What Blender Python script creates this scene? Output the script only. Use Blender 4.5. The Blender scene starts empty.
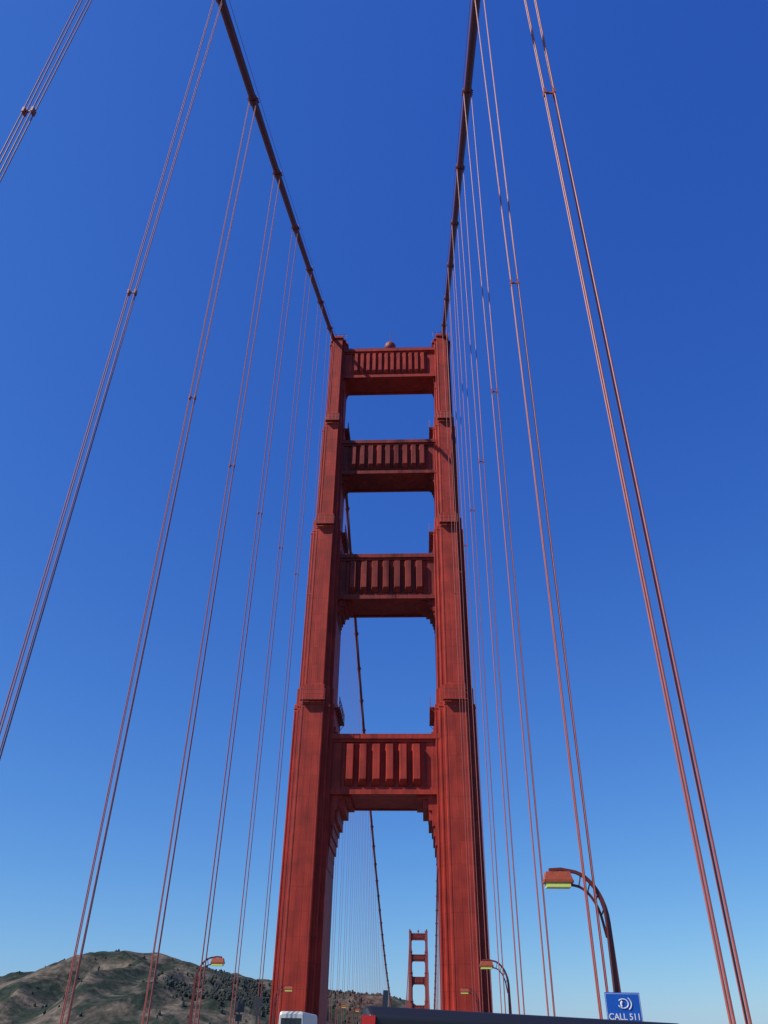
import bpy, bmesh, math, random
from mathutils import Vector, Matrix
random.seed(4)
C=bpy.context.scene
D=139.8; SPAN=1280.0; DZ=2.1; WATER=-65.0
# ------------------------------------------------------------ helpers
def link(o,parent=None):
    C.collection.objects.link(o)
    if parent: o.parent=parent
    return o
def empty(name,loc=(0,0,0)):
    e=bpy.data.objects.new(name,None); e.location=loc; return link(e)
class MB:
    def __init__(s): s.v=[];s.f=[];s.m=[]
    def box(s,x0,x1,y0,y1,z0,z1,m=0):
        b=len(s.v)
        s.v+=[(x,y,z) for z in(z0,z1) for y in(y0,y1) for x in(x0,x1)]
        for q in((0,2,3,1),(4,5,7,6),(0,1,5,4),(2,6,7,3),(0,4,6,2),(1,3,7,5)):
            s.f.append([b+i for i in q]); s.m.append(m)
    def prism(s,poly,z0,z1,m=0,axis='z'):
        b=len(s.v);n=len(poly)
        for t in(z0,z1):
            for p in poly:
                s.v.append((p[0],p[1],t) if axis=='z' else ((p[0],t,p[1]) if axis=='y' else (t,p[0],p[1])))
        s.f.append([b+i for i in range(n)][::-1]); s.f.append([b+n+i for i in range(n)]); s.m+=[m,m]
        for i in range(n):
            j=(i+1)%n; s.f.append([b+i,b+j,b+n+j,b+n+i]); s.m.append(m)
    def tube(s,pts,r,n=8,m=0,cap=True):
        pts=[Vector(p) for p in pts]; b=len(s.v)
        rr=r if isinstance(r,(list,tuple)) else [r]*len(pts)
        for i,p in enumerate(pts):
            d=(pts[min(i+1,len(pts)-1)]-pts[max(i-1,0)]).normalized()
            a=Vector((1,0,0)) if abs(d.x)<.9 else Vector((0,1,0))
            u=d.cross(a).normalized(); w=d.cross(u)
            for k in range(n):
                t=2*math.pi*(k+.5)/n
                s.v.append(tuple(p+(u*math.cos(t)+w*math.sin(t))*rr[i]))
        for i in range(len(pts)-1):
            for k in range(n):
                k2=(k+1)%n
                s.f.append([b+i*n+k,b+i*n+k2,b+(i+1)*n+k2,b+(i+1)*n+k]); s.m.append(m)
        if cap:
            s.f.append([b+k for k in range(n)][::-1]); s.f.append([b+(len(pts)-1)*n+k for k in range(n)]); s.m+=[m,m]
    def obj(s,name,mats,parent=None,loc=(0,0,0),bevel=0,smooth=False):
        me=bpy.data.meshes.new(name); me.from_pydata(s.v,[],s.f)
        for m in (mats if isinstance(mats,list) else [mats]): me.materials.append(m)
        me.polygons.foreach_set('material_index',s.m)
        if smooth: me.polygons.foreach_set('use_smooth',[True]*len(s.f))
        bm=bmesh.new(); bm.from_mesh(me); bmesh.ops.recalc_face_normals(bm,faces=bm.faces); bm.to_mesh(me); bm.free()
        o=bpy.data.objects.new(name,me); o.location=loc; link(o,parent)
        if bevel:
            md=o.modifiers.new('bevel','BEVEL'); md.width=bevel; md.segments=2; md.limit_method='ANGLE'
        return o
# ------------------------------------------------------------ materials
def mat(name,col,rough=.6,metal=0,var=.0,scale=1.0,bump=0,bscale=8,spec=.5,col2=None):
    m=bpy.data.materials.new(name); m.use_nodes=True; nt=m.node_tree; N=nt.nodes; L=nt.links
    b=N['Principled BSDF']; b.inputs['Base Color'].default_value=(*col,1); b.inputs['Roughness'].default_value=rough
    b.inputs['Metallic'].default_value=metal; b.inputs['Specular IOR Level'].default_value=spec
    tc=N.new('ShaderNodeTexCoord')
    if var or col2:
        n=N.new('ShaderNodeTexNoise'); n.inputs['Scale'].default_value=scale; n.inputs['Detail'].default_value=8; n.inputs['Roughness'].default_value=.65
        L.new(tc.outputs['Object'],n.inputs['Vector'])
        cr=N.new('ShaderNodeValToRGB'); cr.color_ramp.elements[0].position=.35; cr.color_ramp.elements[1].position=.65
        c2=col2 if col2 else tuple(c*(1+var) for c in col); c1=col if col2 else tuple(c*(1-var) for c in col)
        cr.color_ramp.elements[0].color=(*c1,1); cr.color_ramp.elements[1].color=(*c2,1)
        L.new(n.outputs['Fac'],cr.inputs['Fac']); L.new(cr.outputs['Color'],b.inputs['Base Color'])
    if bump:
        n2=N.new('ShaderNodeTexNoise'); n2.inputs['Scale'].default_value=bscale; n2.inputs['Detail'].default_value=6
        L.new(tc.outputs['Object'],n2.inputs['Vector'])
        bp=N.new('ShaderNodeBump'); bp.inputs['Strength'].default_value=bump; bp.inputs['Distance'].default_value=.1
        L.new(n2.outputs['Fac'],bp.inputs['Height']); L.new(bp.outputs['Normal'],b.inputs['Normal'])
    return m
def steel(name,base,dirt,haze=0):
    """painted riveted steel plates: plate seams + rivets (bump), weathering streaks"""
    m=bpy.data.materials.new(name); m.use_nodes=True; nt=m.node_tree; N=nt.nodes; L=nt.links
    b=N['Principled BSDF']; b.inputs['Roughness'].default_value=.62; b.inputs['Specular IOR Level'].default_value=.25
    tc=N.new('ShaderNodeTexCoord'); sp=N.new('ShaderNodeSeparateXYZ'); L.new(tc.outputs['Object'],sp.inputs[0])
    ad=N.new('ShaderNodeMath'); ad.operation='ADD'; L.new(sp.outputs[0],ad.inputs[0]); L.new(sp.outputs[1],ad.inputs[1])
    cb=N.new('ShaderNodeCombineXYZ'); L.new(ad.outputs[0],cb.inputs[0]); L.new(sp.outputs[2],cb.inputs[1])
    br=N.new('ShaderNodeTexBrick'); L.new(cb.outputs[0],br.inputs['Vector'])
    br.offset=0; br.inputs['Scale'].default_value=1; br.inputs['Brick Width'].default_value=1.07; br.inputs['Row Height'].default_value=3.4
    br.inputs['Mortar Size'].default_value=.035; br.inputs['Mortar Smooth'].default_value=.2
    br.inputs['Color1'].default_value=(1,1,1,1); br.inputs['Color2'].default_value=(.82,.82,.82,1); br.inputs['Mortar'].default_value=(.62,.62,.62,1)
    mp=N.new('ShaderNodeMapping'); mp.inputs['Scale'].default_value=(.9,.9,.07); L.new(tc.outputs['Object'],mp.inputs[0])
    n=N.new('ShaderNodeTexNoise'); n.inputs['Scale'].default_value=1.3; n.inputs['Detail'].default_value=9; n.inputs['Roughness'].default_value=.7
    L.new(mp.outputs[0],n.inputs['Vector'])
    cr=N.new('ShaderNodeValToRGB'); cr.color_ramp.elements[0].position=.34; cr.color_ramp.elements[1].position=.60
    cr.color_ramp.elements[0].color=(*dirt,1); cr.color_ramp.elements[1].color=(*base,1)
    L.new(n.outputs['Fac'],cr.inputs['Fac'])
    n3=N.new('ShaderNodeTexNoise'); n3.inputs['Scale'].default_value=.35; n3.inputs['Detail'].default_value=5
    L.new(tc.outputs['Object'],n3.inputs['Vector'])
    cr3=N.new('ShaderNodeValToRGB'); cr3.color_ramp.elements[0].position=.3; cr3.color_ramp.elements[1].position=.7
    cr3.color_ramp.elements[0].color=(.72,.72,.72,1); cr3.color_ramp.elements[1].color=(1.08,1.08,1.08,1)
    L.new(n3.outputs['Fac'],cr3.inputs['Fac'])
    mx=N.new('ShaderNodeMix'); mx.data_type='RGBA'; mx.blend_type='MULTIPLY'; mx.inputs[0].default_value=1
    L.new(cr.outputs[0],mx.inputs[6]); L.new(br.outputs['Color'],mx.inputs[7])
    mx2=N.new('ShaderNodeMix'); mx2.data_type='RGBA'; mx2.blend_type='MULTIPLY'; mx2.inputs[0].default_value=1
    L.new(mx.outputs[2],mx2.inputs[6]); L.new(cr3.outputs[0],mx2.inputs[7]); L.new(mx2.outputs[2],b.inputs['Base Color'])
    vo=N.new('ShaderNodeTexVoronoi'); vo.inputs['Scale'].default_value=2.6; vo.inputs['Randomness'].default_value=0; L.new(tc.outputs['Object'],vo.inputs['Vector'])
    bp=N.new('ShaderNodeBump'); bp.inputs['Strength'].default_value=.35; bp.inputs['Distance'].default_value=.06
    L.new(br.outputs['Fac'],bp.inputs['Height']); bp.invert=True
    bp2=N.new('ShaderNodeBump'); bp2.inputs['Strength'].default_value=.25; bp2.inputs['Distance'].default_value=.05; bp2.invert=True
    L.new(vo.outputs['Distance'],bp2.inputs['Height']); L.new(bp.outputs[0],bp2.inputs['Normal']); L.new(bp2.outputs[0],b.inputs['Normal'])
    return m
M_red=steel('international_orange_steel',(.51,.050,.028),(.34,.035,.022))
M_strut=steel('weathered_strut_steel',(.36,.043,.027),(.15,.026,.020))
M_far=steel('hazed_far_tower_steel',(.40,.08,.06),(.32,.065,.055))  # less saturated red: distance haze mixed into the paint colour
M_cable=mat('cable_paint',(.21,.030,.022),.6,var=.15,scale=3)
M_rope=mat('rope_paint',(.35,.085,.065),.55,var=.12,scale=2)
M_dark=mat('dark_metal',(.03,.03,.033),.5)
M_lampred=mat('shaded_lamp_post_paint',(.13,.022,.016),.5,var=.15,scale=5)  # dark maroon: shaded, silhouetted look of the posts put into the colour
M_lantern=mat('lantern_paint',(.36,.07,.025),.45,var=.15,scale=5)
M_amber=mat('amber_glass',(.72,.80,.16),.35)
M_asph=mat('asphalt',(.05,.05,.052),.9,var=.25,scale=3,bump=.3,bscale=60)
M_conc=mat('sidewalk_concrete',(.32,.30,.28),.9,var=.15,scale=1.5,bump=.2,bscale=20)
M_white=mat('road_paint_white',(.75,.75,.73),.7,var=.1,scale=6)
M_yel=mat('road_paint_yellow',(.7,.5,.06),.7,var=.1,scale=6)
# ------------------------------------------------------------ tower
def cruci(c,hw,hd):
    st=[(hw,hd-2.3),(hw*.80,hd-1.15),(hw*.56,hd)]
    pts=[]
    pts.append((st[0][0],st[0][1])); pts.append((st[1][0],st[0][1])); pts.append((st[1][0],st[1][1]))
    pts.append((st[2][0],st[1][1])); pts.append((st[2][0],st[2][1]))
    q=pts+[(-x,y) for x,y in pts[::-1]]+[(-x,-y) for x,y in pts]+[(x,-y) for x,y in pts[::-1]]
    return [(c+x,y) for x,y in q]
def tower(name,X,Y,M,MS):
    T=empty(name,(X,Y,0))
    legs=MB(); ribs=MB(); plat=MB()
    S=[(WATER+10,54,16.2,9.0,8.2),(54,92,15.8,9.6,7.0),(92,121,15.3,10.2,5.8),(121,149.5,14.9,10.8,4.7)]
    for sx in(-1,1):
        for i,(z0,z1,xo,xi,hd) in enumerate(S):
            c=sx*(xo+xi)/2; hw=(xo-xi)/2
            legs.prism(cruci(c,hw,hd),z0-(1 if i else 0),z1)
            if i<3:
                nx=S[i+1]; c2=sx*(nx[2]+nx[3])/2; hw2=(nx[2]-nx[3])/2
                legs.prism(cruci((c+c2)/2,(hw+hw2)/2,(hd+nx[4])/2),z1-.5,z1+3.2)
                legs.prism(cruci(c,hw+.06,hd+.08),z1-.9,z1-.5)
                for yy in(-1,1):
                    yb=yy*(hd+.1)
                    for zz in(.9,1.7):
                        plat.tube([(c-hw*.6,yb+yy*.7,z1+zz),(c+hw*.6,yb+yy*.7,z1+zz)],.045,5)
                    plat.box(c-hw*.6,c+hw*.6,min(yb,yb+yy*.8),max(yb,yb+yy*.8),z1-.25,z1-.12)
                    for k in range(5):
                        x=c-hw*.6+k*hw*.3; plat.tube([(x,yb+yy*.7,z1-.2),(x,yb+yy*.7,z1+1.8)],.045,5)
                ss=-sx
                xs=c+ss*(hw+.8); a,b_=sorted((xs+ss*.1,xs-ss*.9))
                for zz in(.9,1.7): plat.tube([(xs,-hd*.6,z1+zz),(xs,hd*.6,z1+zz)],.06,5)
                plat.box(a,b_,-hd*.6,hd*.6,z1-.30,z1-.12)
                for k in range(7):
                    y=-hd*.6+k*hd*.2; plat.tube([(xs,y,z1-.2),(xs,y,z1+1.8)],.055,5); plat.tube([(xs,y,z1-.2),(xs-ss*.9,y,z1-1.3)],.055,4)
            for yy in(-1,1):
                for t in(-.5,.5):
                    x=c+t*hw*.98
                    a,b_=sorted((yy*(hd-.05),yy*(hd+.05)))
                    ribs.box(x-.09,x+.09,a,b_,z0+(3.4 if i else 0),z1-1.3)
                for t in(-.95,-.74,.74,.95):
                    x=c+t*hw; dd=hd-(2.3 if abs(t)>.8 else 1.15)
                    a,b_=sorted((yy*(dd-.05),yy*(dd+.07)))
                    ribs.box(x-.06,x+.06,a,b_,z0+(3.4 if i else 0),z1-1.3)
        c=sx*12.85
        legs.prism(cruci(c,2.35,5.0),149.2,149.8)
        legs.box(sx*13.5-1.25,sx*13.5+1.25,-3.3,3.3,149.7,151.4)
        legs.box(sx*13.6-.95,sx*13.6+.95,-2.2,2.2,151.3,152.9)
        for yy in(-4.4,4.4):
            for k in range(5):
                x=c-2+k; plat.tube([(x,yy,149.7),(x,yy,151)],.05,5)
            plat.tube([(c-2,yy,151),(c+2,yy,151)],.06,5); plat.tube([(c-2,yy,150.4),(c+2,yy,150.4)],.05,5)
    legs.obj('legs',M,T,bevel=.05); ribs.obj('leg_battens',M,T); plat.obj('maintenance_platforms',M_cable,T)
    ST=[(38.6,48.4,9.0,5.2,6,6.9,3.4,9.5,5,1.2,3.2),(76.4,86.2,9.8,3.6,7,7.8,2.8,5.0,5,1.4,3.0),
        (107.8,116.8,10.3,3.0,9,8.6,2.1,3.6,6,1.3,2.4),(137.4,146.6,10.9,2.6,12,8.9,1.5,3.0,6,0,0)]
    for si,(z0,z1,xi,hd,nf,fw,w,h,ns,uw,uh) in enumerate(ST):
        st=MB()
        st.box(-xi-1.2,xi+1.2,-hd,hd,z0,z1)
        for yy in(-1,1):
            def slab(x0,x1,za,zb,p):
                a,b_=sorted((yy*(hd-.1),yy*(hd+p))); st.box(x0,x1,a,b_,za,zb)
            slab(-xi-.7,xi+.7,z1-.6,z1+.25,.75); slab(-xi-.7,xi+.7,z1-1.1,z1-.61,.42)
            slab(-xi-.7,xi+.7,z0-.18,z0+.6,.60); slab(-xi-.7,xi+.7,z0+.61,z0+1.0,.32)
            slab(-xi-.6,-fw-.45,z0+1.01,z1-1.11,.22); slab(fw+.45,xi+.6,z0+1.01,z1-1.11,.22)
            pitch=2*fw/nf
            for k in range(nf):
                x=-fw+k*pitch; pr=min(1.15,pitch*.62)
                p0=(x+.06*pitch,yy*(hd-.1)); p1=(x+.24*pitch,yy*(hd+pr)); p2=(x+.70*pitch,yy*(hd+pr)); p3=(x+.78*pitch,yy*(hd-.1))
                b=len(st.v); zb=z0+1.15; zt=z1-1.35
                for p in(p0,p1,p2,p3): st.v.append((*p,zb if p in(p0,p3) else zb+pr*.9))
                for p in(p0,p1,p2,p3): st.v.append((*p,zt if p in(p0,p3) else zt-pr*.25))
                for q in((0,1,2,3),(7,6,5,4),(0,4,5,1),(1,5,6,2),(2,6,7,3),(3,7,4,0)):
                    st.f.append([b+i for i in q]); st.m.append(0)
        def haunch(sx,zbase,dirz,w,h,ns,d):
            pts=[(sx*(xi+1.0),zbase),(sx*(xi-w),zbase)]
            for k in range(ns):
                a0=math.pi/2*(k/ns); a1=math.pi/2*((k+1)/ns)
                xa=xi-w*(1-math.sin(a0)); xb=xi-w*(1-math.sin(a1))
                za=h*(k+1)/ns*((k+1)/ns)**.6
                pts.append((sx*xa,zbase+dirz*(za))); pts.append((sx*xb,zbase+dirz*(za)))
            pts.append((sx*(xi+1.0),zbase+dirz*h))
            o=[]
            for p in pts:
                if not o or (abs(p[0]-o[-1][0])+abs(p[1]-o[-1][1]))>1e-4: o.append(p)
            st.prism(o,-d,d,axis='y')
        for sx in(-1,1):
            haunch(sx,z0+.05,-1,w,h,ns,hd-.35)
            haunch(sx,z0+.05,-1,w*.62,h*1.22,ns,hd-.05)
            if uw: haunch(sx,z1-.05,1,uw,uh,4,hd-.45)
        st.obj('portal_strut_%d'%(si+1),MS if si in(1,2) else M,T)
    st=MB()
    st.box(-10,10,-5,5,DZ-9,DZ-5.5)
    st.box(-10,10,-5,5,DZ-52,DZ-47)
    for sx in(-1,1):
        for y in(-4,4):
            st.tube([(-sx*10,y,DZ-50),(sx*10,y,DZ-30)],1.1,4); st.tube([(-sx*10,y,DZ-30),(sx*10,y,DZ-8)],1.1,4)
    st.obj('cross_bracing',M,T)
    top=MB()
    top.tube([(0,0,146.6),(0,0,148.9)],.6,10); top.tube([(0,0,151),(0,0,156.5)],.07,6)
    for k in range(23):
        x=-11+k; top.tube([(x,-2.4,146.8),(x,-2.4,148)],.045,4)
    top.tube([(-11,-2.4,148),(11,-2.4,148)],.05,4)
    n=12; pts=[];rr=[]
    for i in range(n+1):
        a=math.pi*i/n; pts.append((0,-.4,150.2-1.5*math.cos(a))); rr.append(max(.02,1.45*math.sin(a)**.8))
    top.tube(pts,rr,20)
    top.obj('aviation_beacon',M_cable,T,smooth=False)
    pier=MB(); pier.prism([(22*math.cos(t*math.pi/16)*1.1,14*math.sin(t*math.pi/16)) for t in range(32)],WATER-5,WATER+11)
    pier.obj('pier',M_conc,T)
    return T
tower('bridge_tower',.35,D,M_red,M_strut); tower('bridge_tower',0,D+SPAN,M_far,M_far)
# ------------------------------------------------------------ cables
def zside(t): return 152-.4569*t-.000349*t*(343-t)
def zmain(u): return 152-143.0*(1-(2*u/SPAN-1)**2)
def zc(Y):
    if Y<=D: return zside(D-Y)
    if Y<=D+SPAN: return zmain(Y-D)
    return zside(Y-D-SPAN)
def deckz(Y):
    if Y<D or Y>D+SPAN: return DZ
    return DZ+3.0*(1-(2*(Y-D)/SPAN-1)**2)
ROPES_S=[21.15+15.24*k for k in range(-6,8)]
ROPES_M=[D+15.24*j for j in range(1,84)]
for sx in(-1,1):
    cb=MB()
    ys=[D-200+i*5 for i in range(40)]+[D-.01]
    E=empty('main_cable')
    cb.tube([(sx*13.7,y,zc(y)) for y in ys],.47,14)
    ym=[D+.01]+[D+i*10 for i in range(1,128)]+[D+SPAN]
    cb.tube([(sx*13.7,y,zc(y)) for y in ym],.47,8)
    cb.tube([(sx*13.7,D+SPAN+i*20,zc(D+SPAN+i*20)) for i in range(0,17)],.47,8)
    cb.obj('cable',M_cable,E,smooth=True)
    bd=MB()
    for y in ROPES_S+ROPES_M[:30]:
        a=Vector((sx*13.7,y-.5,zc(y-.5)));b=Vector((sx*13.7,y+.5,zc(y+.5)))
        bd.tube([a,b],.56,14)
        for t in(.15,.5,.85):
            p=a.lerp(b,t); bd.box(p.x-.70,p.x-.5,p.y-.06,p.y+.06,p.z-.1,p.z+.1); bd.box(p.x+.5,p.x+.70,p.y-.06,p.y+.06,p.z-.1,p.z+.1)
    bd.obj('cable_bands',M_cable,E)
    hr=MB()
    for off in(-.55,.55):
        hr.tube([(sx*13.7+off,y,zc(y)+1.2) for y in ys],.028,5)
        for y in ROPES_S: hr.tube([(sx*13.7+off*.8,y,zc(y)+.4),(sx*13.7+off,y,zc(y)+1.22)],.03,5)
    hr.obj('hand_ropes',M_cable,E)
    sp=MB(); cl=MB()
    for y in ROPES_S:
        zt=zc(y); zb=deckz(y)-1
        for ox in(-1,1):
            for oy in(-1,1):
                jx=random.uniform(-.015,.015)
                sp.tube([(sx*13.7+ox*(.17+jx),y+oy*.11,zb),(sx*13.7+ox*.24,y+oy*.11,zb+(zt-zb)*.5),(sx*13.7+ox*.47,y+oy*.11,zt)],.035,8)
        zz=zb+(zt-zb)*.5
        for ox in(-1,1): cl.box(sx*13.7+ox*.24-.06,sx*13.7+ox*.24+.06,y-.17,y+.17,zz-.2,zz+.2)
        cl.box(sx*13.7-.2,sx*13.7+.2,y-.04,y+.04,zz-.05,zz+.05)
    for i,y in enumerate(ROPES_M):
        zt=zc(y); zb=deckz(y)-1
        for ox in(-1,1):
            sp.tube([(sx*13.7+ox*.2,y,zb),(sx*13.7+ox*.42,y,zt)],.055,4)
    E2=empty('suspender_ropes'); sp.obj('ropes',M_rope,E2); cl.obj('spacer_clamps',M_rope,E2)
# ------------------------------------------------------------ deck / road
Y0=-250; Y1=D+SPAN+330
ysd=[Y0,-100,0,60,D]+[D+SPAN*i/32 for i in range(1,33)]+[Y1]
def strip(mb,x0,x1,dz,thick=0,m=0,ya=None,yb=None):
    b=len(mb.v); yy=ysd
    for y in yy:
        z=deckz(y)+dz
        mb.v+=[(x0,y,z),(x1,y,z)]+([(x0,y,z-thick),(x1,y,z-thick)] if thick else [])
    st=4 if thick else 2
    for i in range(len(yy)-1):
        a=b+i*st;c=a+st
        mb.f.append([a,a+1,c+1,c]); mb.m.append(m)
        if thick:
            for q in([a+2,c+2,c+3,a+3],[a,c,c+2,a+2],[a+1,a+3,c+3,c+1]): mb.f.append(q); mb.m.append(m)
B=empty('bridge_deck')
mb=MB(); strip(mb,-15.3,15.3,-.1,.9); mb.obj('deck_slab',M_red,B)
mb=MB()
for s in(-1,1):
    a,b=sorted((s*9.6,s*15.1)); strip(mb,a,b,.14,.2)
mb.obj('sidewalks',M_conc,B)
mb=MB()
for s in(-1,1):
    for z in(-1.02,-8.4):
        a,b=sorted((s*13.1,s*14.1)); strip(mb,a,b,z,.9)
    y=Y0
    while y<Y1-8:
        z=deckz(y)
        mb.tube([(s*13.6,y,z-1.5),(s*13.6,y+7.62,z-8.7)],.3,4); mb.tube([(s*13.6,y+7.62,z-8.7),(s*13.6,y+15.24,z-1.5)],.3,4)
        mb.tube([(s*13.6,y,z-1.5),(s*13.6,y,z-8.7)],.25,4)
        y+=15.24
y=Y0
while y<Y1: mb.box(-13.5,13.5,y-.3,y+.3,deckz(y)-2.6,deckz(y)-1.02); y+=7.62
mb.obj('stiffening_truss',M_red,B)
for s in(-1,1):
    R_=MB()
    for zz,r in((1.35,.07),(.3,.05)):
        R_.tube([(s*14.9,y,deckz(y)+zz) for y in ysd],r,4)
        R_.tube([(s*9.75,y,deckz(y)+zz*.8) for y in ysd],r,4)
    y=-60
    while y<420:
        R_.tube([(s*14.9,y,deckz(y)+.1),(s*14.9,y,deckz(y)+1.35)],.035,4)
        y+=.5
    y=-60
    while y<700:
        R_.box(s*14.9-.08,s*14.9+.08,y-.1,y+.1,deckz(y)+.1,deckz(y)+1.5); R_.box(s*9.75-.07,s*9.75+.07,y-.07,y+.07,deckz(y)+.1,deckz(y)+1.12); y+=3.81
    R_.obj('bridge_railing',M_red)
mb=MB(); strip(mb,-9.6,9.6,.0); mb.obj('road',M_asph)
mk=MB()
for x,w,m in((-9.2,.12,0),(9.2,.12,0)): strip(mk,x-w/2,x+w/2,.005,m=m)
for x in(-6.2,-3.1,0,3.1,6.2):
    y=-100
    while y<D+SPAN:
        z=deckz(y)+.006; z2=deckz(y+3)+.006; b=len(mk.v)
        off=(-.2,.2) if x==0 else (0,)
        for o in off:
            b=len(mk.v); mk.v+=[(x+o-.06,y,z),(x+o+.06,y,z),(x+o+.06,y+3,z2),(x+o-.06,y+3,z2)]; mk.f.append([b,b+1,b+2,b+3]); mk.m.append(1 if x==0 else 0)
        y+=9 if x else 3.6
mk.obj('road_markings',[M_white,M_yel])
# ------------------------------------------------------------ street lamps
def lamp(s,Y):
    L=empty('street_lamp',(s*14.32,Y,deckz(Y)+.13)); L.scale=(1.12,1.12,1.12)
    p=MB(); h=5.6; top=7.35
    path=[(0,0),(0,h)]
    R=1.75
    for k in range(1,11):
        a=math.radians(k*8.6); path.append((R*(1-math.cos(a))*.72,h+R*math.sin(a)))
    def ribbon(path,w0,w1,t0,t1):
        b=len(p.v);n=len(path)
        for i,(x,z) in enumerate(path):
            w=w0+(w1-w0)*min(1,z/top); t=t0+(t1-t0)*min(1,z/top)
            x2,z2=path[min(i+1,n-1)];x1,z1=path[max(i-1,0)]
            d=Vector((x2-x1,z2-z1)).normalized(); nn=Vector((-d.y,d.x))
            for a_,b_ in((-1,-1),(1,-1),(1,1),(-1,1)):
                p.v.append((-s*(x+nn.x*a_*w/2),b_*t/2,z+nn.y*a_*w/2))
        for i in range(n-1):
            for k in range(4):
                k2=(k+1)%4; p.f.append([b+i*4+k,b+i*4+k2,b+(i+1)*4+k2,b+(i+1)*4+k]); p.m.append(0)
        p.f.append([b,b+1,b+2,b+3]);p.f.append([b+(n-1)*4+k for k in(3,2,1,0)]);p.m+=[0,0]
    path.append((1.55,h+R+.06)); path.append((2.0,h+R+.03))
    ribbon(path,.34,.12,.28,.13)
    inner=[(.10,h-.5)]+[( .16+1.25*(1-math.cos(math.radians(k*9.5)))*.8,h-.3+1.55*math.sin(math.radians(k*9.5))) for k in range(1,10)]+[(1.75,h+1.32)]
    ribbon(inner,.09,.09,.08,.08)
    for k in(2,4,6,8):
        a=path[k+1]; c=inner[k]; p.tube([(-s*a[0],0,a[1]),(-s*c[0],0,c[1])],.03,5)
    p.box(-.28,.28,-.28,.28,0,.5); p.box(-.23,.23,-.23,.23,.5,1.1)
    p.obj('post',M_lampred,L,bevel=.015)
    hd=MB(); x0,x1=-s*1.12,-s*2.25
    a,b=sorted((x0,x1)); z=h+R-.34
    bb=len(hd.v)
    hd.v+=[(a+.02,-.24,z),(b-.02,-.24,z),(b-.02,.24,z),(a+.02,.24,z),(a+.10,-.17,z+.30),(b-.10,-.17,z+.30),(b-.10,.17,z+.30),(a+.10,.17,z+.30)]
    for q in((0,1,2,3),(7,6,5,4),(0,4,5,1),(1,5,6,2),(2,6,7,3),(3,7,4,0)): hd.f.append([bb+i for i in q]); hd.m.append(0)
    hd.box(a,b,-.26,.26,z-.10,z-.002,0)
    cx=-s*1.70; hd.box(cx-.46,cx+.46,-.23,.23,z-.26,z-.102,1)
    hd.obj('lantern',[M_lantern,M_amber],L,bevel=.012)
    return L
for Y in(-54.8,-9.1,36.6,82.3,128): 
    lamp(1,Y); lamp(-1,Y if Y!=36.6 else 34.2)
for k in range(1,10):
    lamp(1,D+33.9+45.7*(k-1)); lamp(-1,D+33.9+45.7*(k-1))
# ------------------------------------------------------------ sign
SG=empty('call_box_sign',(14.38,36.1,5.28)); SG.scale=(1.17,1.17,1.17)
M_blue=mat('sign_blue',(.01,.10,.45),.4,var=.05,scale=4)
q=MB(); q.box(-.58,.58,-.012,.012,-.62,.62); q.obj('panel',M_blue,SG,bevel=.01)
q=MB()
for a,b,c,d in((-.55,.55,-.585,-.575),(-.55,.55,.575,.585)): q.box(a,b,-.016,-.0135,c,d)
q.box(-.56,-.55,-.016,-.0135,-.585,.585); q.box(.55,.56,-.016,-.0135,-.585,.585)
for r,a0,a1 in((.13,200,500),(.21,310,410)):
    pts=[(r*1.3*math.cos(math.radians(a)),-.02,.30+r*math.sin(math.radians(a))) for a in range(a0,a1+1,10)]
    q.tube(pts,.018,6)
q.tube([(-.05,-.02,.22),(-.07,-.02,.30),(-.03,-.02,.37)],.03,6)
q.obj('border_and_symbol',M_white,SG)
q=MB(); q.tube([(0,.08,-2.6),(0,.08,.5)],.04,8); q.box(-.4,.4,.013,.05,.3,.36); q.box(-.4,.4,.013,.05,-.36,-.3); q.obj('bracket',M_dark,SG)
def text(s,size,loc,par,m,rot=(math.pi/2,0,0)):
    c=bpy.data.curves.new('text','FONT'); c.body=s; c.size=size; c.align_x='CENTER'; c.extrude=.003; c.offset=.003
    o=bpy.data.objects.new('lettering',c); o.location=loc; o.rotation_euler=rot; c.materials.append(m); link(o,par); return o
text('CALL 511',.255,(0,-.02,-.15),SG,M_white); text('EMERGENCY',.15,(0,-.02,-.45),SG,M_white)
# ------------------------------------------------------------ vehicles
M_black=mat('black_car_paint',(.012,.012,.014),.35); M_glass=mat('tinted_glass',(.02,.025,.03),.08)
M_tyre=mat('tyre_rubber',(.02,.02,.02),.85); M_tail=mat('tail_light_red',(.5,.02,.015),.25); M_chrome=mat('bumper_grey',(.25,.25,.26),.4)
def wheels(mb,xs,ys,r=.36,w=.24,m=1):
    for x in xs:
        for y in ys:
            mb.tube([(x-w/2,y,r),(x+w/2,y,r)],r,20,m=m); mb.tube([(x-w/2-.01,y,r),(x+w/2+.01,y,r)],r*.55,14,m=2)
def loft(mb,secs,m=0):
    b=len(mb.v);n=len(secs[0][1])
    for y,r in secs: mb.v+=[(x,y,z) for x,z in r]
    for i in range(len(secs)-1):
        for k in range(n):
            k2=(k+1)%n; mb.f.append([b+i*n+k,b+i*n+k2,b+(i+1)*n+k2,b+(i+1)*n+k]); mb.m.append(m)
    mb.f.append([b+k for k in range(n)][::-1]); mb.f.append([b+(len(secs)-1)*n+k for k in range(n)]); mb.m+=[m,m]
def ring(w,z0,z1,r=.08,tuck=.03):
    o=[(-w+.05,z0),(w-.05,z0),(w,z0+.12),(w,z0+(z1-z0)*.5),(w-tuck,z1-r*1.2)]
    for k in range(1,5):
        a=math.pi/2*k/4; o.append((w-tuck-r+r*math.cos(a),z1-r*.9+r*.9*math.sin(a)))
    left=[(-x,z) for x,z in o[::-1] if (x,z) not in((-w+.05,z0),(w-.05,z0))]
    return o+left
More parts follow.
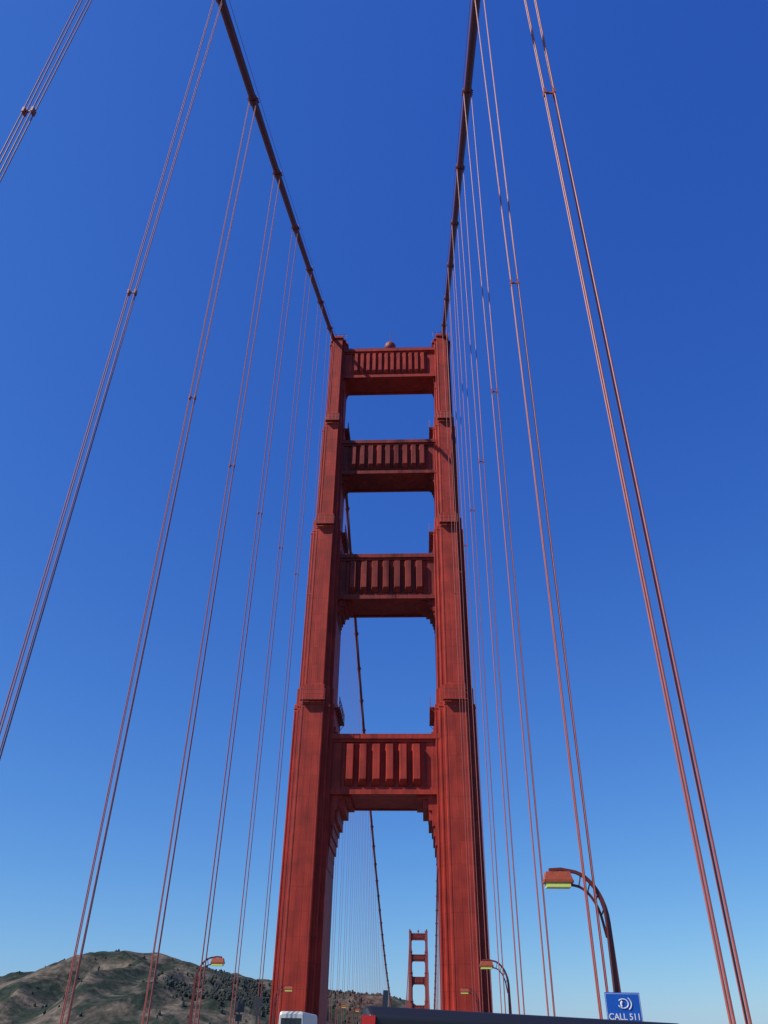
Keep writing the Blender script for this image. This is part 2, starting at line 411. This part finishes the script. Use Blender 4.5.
V=empty('van',(7.20,6.5,DZ+.018)); V.rotation_euler=(0,math.radians(2.1),math.radians(-1.0))
v=MB()
loft(v,[(0,ring(1.12,.45,2.34,.05)),(.08,ring(1.16,.32,2.40,.05)),(3.9,ring(1.16,.32,2.40,.05)),(4.3,ring(1.12,.32,2.30)),(4.9,ring(1.06,.32,1.35)),(5.5,ring(1.0,.32,1.15)),(5.75,ring(.93,.4,.85))])
v.obj('body',M_black,V,bevel=.015)
v=MB()
v.box(-.85,-.05,-.03,.02,1.25,2.0,0); v.box(.05,.85,-.03,.02,1.25,2.0,0)
for s in(-1,1):
    a,b=sorted((s*1.12,s*1.167)); 
    for y0,y1 in((.5,1.7),(1.8,3.0),(3.1,4.1)): v.box(a,b,y0,y1,1.35,1.9,0)
    v.box(s*1.03-.06,s*1.03+.06,-.04,.06,.9,1.5,3)
    v.box(s*1.07-.05,s*1.07+.045,-.05,.04,2.10,2.34,3)
v.box(-1.0,1.0,-.14,.05,.42,.62,4)
v.box(-.26,.26,-.045,0,.75,.9,5)
wheels(v,(-.98,.98),(1.0,4.6))
v.prism([(.25,2.39),(.42,2.39),(.36,2.51),(.30,2.51)],-1.0,-.96,axis='x')
v.obj('windows_lights_wheels',[M_glass,M_tyre,M_chrome,M_tail,M_chrome,M_white],V)
Bus=empty('bus',(-5.75,86,DZ)); Bus.scale=(1,1,1.07)
M_bus=mat('bus_white_paint',(.55,.55,.50),.35,var=.06,scale=1)
v=MB(); loft(v,[(0,ring(1.15,.4,3.85,.25,.08)),(.12,ring(1.2,.35,4.05,.28,.06)),(11.5,ring(1.2,.35,4.05,.28,.06))]); v.obj('body',M_bus,Bus)
v=MB(); v.box(-.98,-.04,-.03,.02,1.5,2.75,0); v.box(.04,.98,-.03,.02,1.5,2.75,0); v.box(-.95,.95,-.03,.02,2.95,3.55,0)
for s in(-1,1):
    a,b=sorted((s*1.13,s*1.215))
    for k in range(7): v.box(a,b,.7+k*1.5,2.05+k*1.5,1.7,2.9,0)
    v.box(s*.9-.15,s*.9+.15,-.03,.02,.75,.95,2); v.box(s*1.38-.09,s*1.38+.09,-.35,-.2,2.2,2.75,3); v.tube([(s*1.2,0,3),(s*1.38,-.28,2.75)],.03,6,m=3)
wheels(v,(-1.05,1.05),(2.2,9.2),.5,.3)
v.obj('windows_lights_wheels',[M_glass,M_tyre,M_chrome,M_dark],Bus)
for (x,y,h) in((-10.3,93,5.6),(-10.3,84,5.0)):
    P=empty('sign_post',(x,y,DZ+.14)); q=MB(); q.tube([(0,0,0),(0,0,h)],.07,8); q.box(-.45,.45,-.06,-.03,h-1.0,h-.1); q.box(-.3,.3,-.06,-.03,h-1.7,h-1.15)
    q.box(-.15,.15,-.15,.15,0,.05); q.obj('post_and_panels',M_dark,P)
# ------------------------------------------------------------ terrain, water
from mathutils import noise
prof=[(-3200,60),(-2400,90),(-1900,125),(-1600,142),(-1347,160),(-1219,186),(-1107,215),(-1011,232),(-899,231),(-819,215),(-707,181),(-611,156),(-509,146),(-387,134),(-291,129),(-195,117),(-83,97),(29,55),(190,-20),(420,-80)]
def ridge(x):
    if x<=prof[0][0]: return prof[0][1]
    for (a,h),(b,g) in zip(prof,prof[1:]):
        if x<=b:
            t=(x-a)/(b-a); return h+(g-h)*t
    return -90
def hgt(x,y):
    xr=x*3000/max(y,1200) if y<3000 else x
    r=ridge(xr)
    t=(y-1650)/(3000-1650)
    t=max(0,min(1,t)); s=t*t*(3-2*t)
    if y>3000: s=1-((y-3000)/1600)**2*.9
    base=(r+80)*s-80
    n=noise.fractal(Vector((x/420,y/520,2.3)),1,2.1,6); rg=abs(noise.noise(Vector((x/170+n*.4,y/330,7))))
    amp=min(1,max(0,(base+80)/120))
    near=1-.75*max(0,1-abs(y-3000)/250)
    h=base+amp*near*(n*42-rg*100+18)+amp*noise.fractal(Vector((x/60,y/60,1)),1,2,4)*4
    h+=60*math.exp(-((x+760)/330)**2-((y-2250)/260)**2)
    return h
nx,ny=380,190
hv=[];hf=[]
for j in range(ny):
    y=1500+j*(4400-1500)/(ny-1)
    for i in range(nx):
        x=-3000+i*(3500)/(nx-1); hv.append((x,y,max(WATER-12,hgt(x,y))))
for j in range(ny-1):
    for i in range(nx-1):
        a=j*nx+i; hf.append([a,a+1,a+nx+1,a+nx])
me=bpy.data.meshes.new('hills'); me.from_pydata(hv,[],hf); me.polygons.foreach_set('use_smooth',[True]*len(hf))
hm=bpy.data.materials.new('dry_grass_and_scrub'); hm.use_nodes=True; N=hm.node_tree.nodes; L=hm.node_tree.links
b=N['Principled BSDF']; b.inputs['Roughness'].default_value=.95; b.inputs['Specular IOR Level'].default_value=.1
tc=N.new('ShaderNodeTexCoord')
n1=N.new('ShaderNodeTexNoise'); n1.inputs['Scale'].default_value=.008; n1.inputs['Detail'].default_value=10; n1.inputs['Roughness'].default_value=.7; n1.inputs['Distortion'].default_value=.6
L.new(tc.outputs['Object'],n1.inputs['Vector'])
cr=N.new('ShaderNodeValToRGB'); e=cr.color_ramp.elements; e[0].position=.44; e[0].color=(.028,.038,.028,1); e[1].position=.60; e[1].color=(.16,.125,.095,1)  # grass and scrub tones, brightened a little for distance haze
k=e.new(.50); k.color=(.072,.064,.050,1)
L.new(n1.outputs['Fac'],cr.inputs['Fac'])
n2=N.new('ShaderNodeTexNoise'); n2.inputs['Scale'].default_value=.05; n2.inputs['Detail'].default_value=8; L.new(tc.outputs['Object'],n2.inputs['Vector'])
cr2=N.new('ShaderNodeValToRGB'); cr2.color_ramp.elements[0].position=.38; cr2.color_ramp.elements[1].position=.6; cr2.color_ramp.elements[0].color=(.6,.64,.62,1); cr2.color_ramp.elements[1].color=(1.1,1.1,1.1,1)
L.new(n2.outputs['Fac'],cr2.inputs['Fac'])
mx=N.new('ShaderNodeMix'); mx.data_type='RGBA'; mx.blend_type='MULTIPLY'; mx.inputs[0].default_value=1
L.new(cr.outputs[0],mx.inputs[6]); L.new(cr2.outputs[0],mx.inputs[7]); L.new(mx.outputs[2],b.inputs['Base Color'])
bp=N.new('ShaderNodeBump'); bp.inputs['Strength'].default_value=.8; bp.inputs['Distance'].default_value=8; L.new(n2.outputs['Fac'],bp.inputs['Height']); L.new(bp.outputs[0],b.inputs['Normal'])
me.materials.append(hm); link(bpy.data.objects.new('hills',me))
tv=MB()
rnd=random.Random(9)
def clump(x,y,z,h):
    n=7; b=len(tv.v); tv.v.append((x,y,z+h))
    for lv,(f,rr) in enumerate(((.75,.28),(.45,.42),(.1,.36),(-.3,.2))):
        for k in range(n):
            a=2*math.pi*(k+.5*lv)/n; r=h*rr*rnd.uniform(.6,1.25)
            tv.v.append((x+r*math.cos(a),y+r*math.sin(a),z+h*(f+rnd.uniform(-.08,.08))))
    for k in range(n):
        tv.f.append([b,b+1+k,b+1+(k+1)%n]); tv.m.append(0)
    for lv in range(3):
        for k in range(n):
            a=b+1+lv*n; tv.f.append([a+k,a+n+k,a+n+(k+1)%n,a+(k+1)%n]); tv.m.append(0)
for i in range(2200):
    cx=rnd.choice([-620,-580,-500,-450,-380,-330,-180]); x=cx+rnd.gauss(0,34); y=rnd.choice([2980,2940,2900,2600,2450,2300])+rnd.gauss(0,30)
    if rnd.random()<.08: x=rnd.uniform(-1500,0); y=rnd.uniform(2000,2990)
    z=hgt(x,y)
    if z<-40: continue
    clump(x,y,z,rnd.uniform(5,12))
tv.obj('distant_trees',mat('tree_foliage',(.03,.038,.032),.95,var=.3,scale=.1))
w=MB(); w.v=[(-30000,-8000,WATER),(30000,-8000,WATER),(30000,40000,WATER),(-30000,40000,WATER)]; w.f=[[0,1,2,3]]; w.m=[0]
w.obj('water',mat('bay_water',(.012,.035,.05),.12,bump=.6,bscale=.15))
# ------------------------------------------------------------ light
SD=Vector((-.90,-.44,0)).normalized(); EL=math.radians(46)
sv=Vector((SD.x*math.cos(EL),SD.y*math.cos(EL),math.sin(EL)))
sl=bpy.data.lights.new('sun','SUN'); sl.energy=5.0; sl.angle=math.radians(.53); sl.color=(1,.95,.88)
so=bpy.data.objects.new('sun',sl); so.rotation_euler=sv.to_track_quat('Z','Y').to_euler(); link(so)
W=bpy.data.worlds.new('World'); C.world=W; W.use_nodes=True; N=W.node_tree.nodes; L=W.node_tree.links
sky=N.new('ShaderNodeTexSky'); sky.sky_type='NISHITA'; sky.sun_disc=False; sky.sun_elevation=EL; sky.sun_rotation=math.atan2(sv.x,sv.y)%(2*math.pi)
sky.altitude=0; sky.air_density=1.0; sky.dust_density=.3; sky.ozone_density=3.0
sep=N.new('ShaderNodeSeparateColor'); com=N.new('ShaderNodeCombineColor'); L.new(sky.outputs[0],sep.inputs[0])
for ch,(a,g) in enumerate(((.66,1.22),(.84,1.0),(.98,.52))):
    m0=N.new('ShaderNodeMath'); m0.operation='MULTIPLY'; m0.inputs[1].default_value=.1
    m1=N.new('ShaderNodeMath'); m1.operation='POWER'; m1.inputs[1].default_value=g
    m2=N.new('ShaderNodeMath'); m2.operation='MULTIPLY'; m2.inputs[1].default_value=a*10
    L.new(sep.outputs[ch],m0.inputs[0]); L.new(m0.outputs[0],m1.inputs[0]); L.new(m1.outputs[0],m2.inputs[0]); L.new(m2.outputs[0],com.inputs[ch])
L.new(com.outputs[0],N['Background'].inputs[0]); N['Background'].inputs[1].default_value=.10
# ------------------------------------------------------------ camera
yaw,pitch,roll=.0513,.598,.0159
F=Vector((-math.sin(yaw)*math.cos(pitch),math.cos(yaw)*math.cos(pitch),math.sin(pitch)))
Rt=Vector((math.cos(yaw),math.sin(yaw),0)); U=Rt.cross(F)
c,s=math.cos(roll),math.sin(roll); R2=Rt*c+U*s; U2=U*c-Rt*s
cam=bpy.data.cameras.new('camera'); co=bpy.data.objects.new('camera',cam); link(co)
m=Matrix((R2,U2,-F)).transposed().to_4x4(); m.translation=Vector((6.5965,0,4.3563)); co.matrix_world=m
cam.sensor_fit='VERTICAL'; cam.sensor_height=24; cam.lens=24*774.245/1024; cam.clip_end=80000; cam.clip_start=.05
C.camera=co
C.view_settings.view_transform='Standard'; C.view_settings.look='None'; C.view_settings.exposure=0
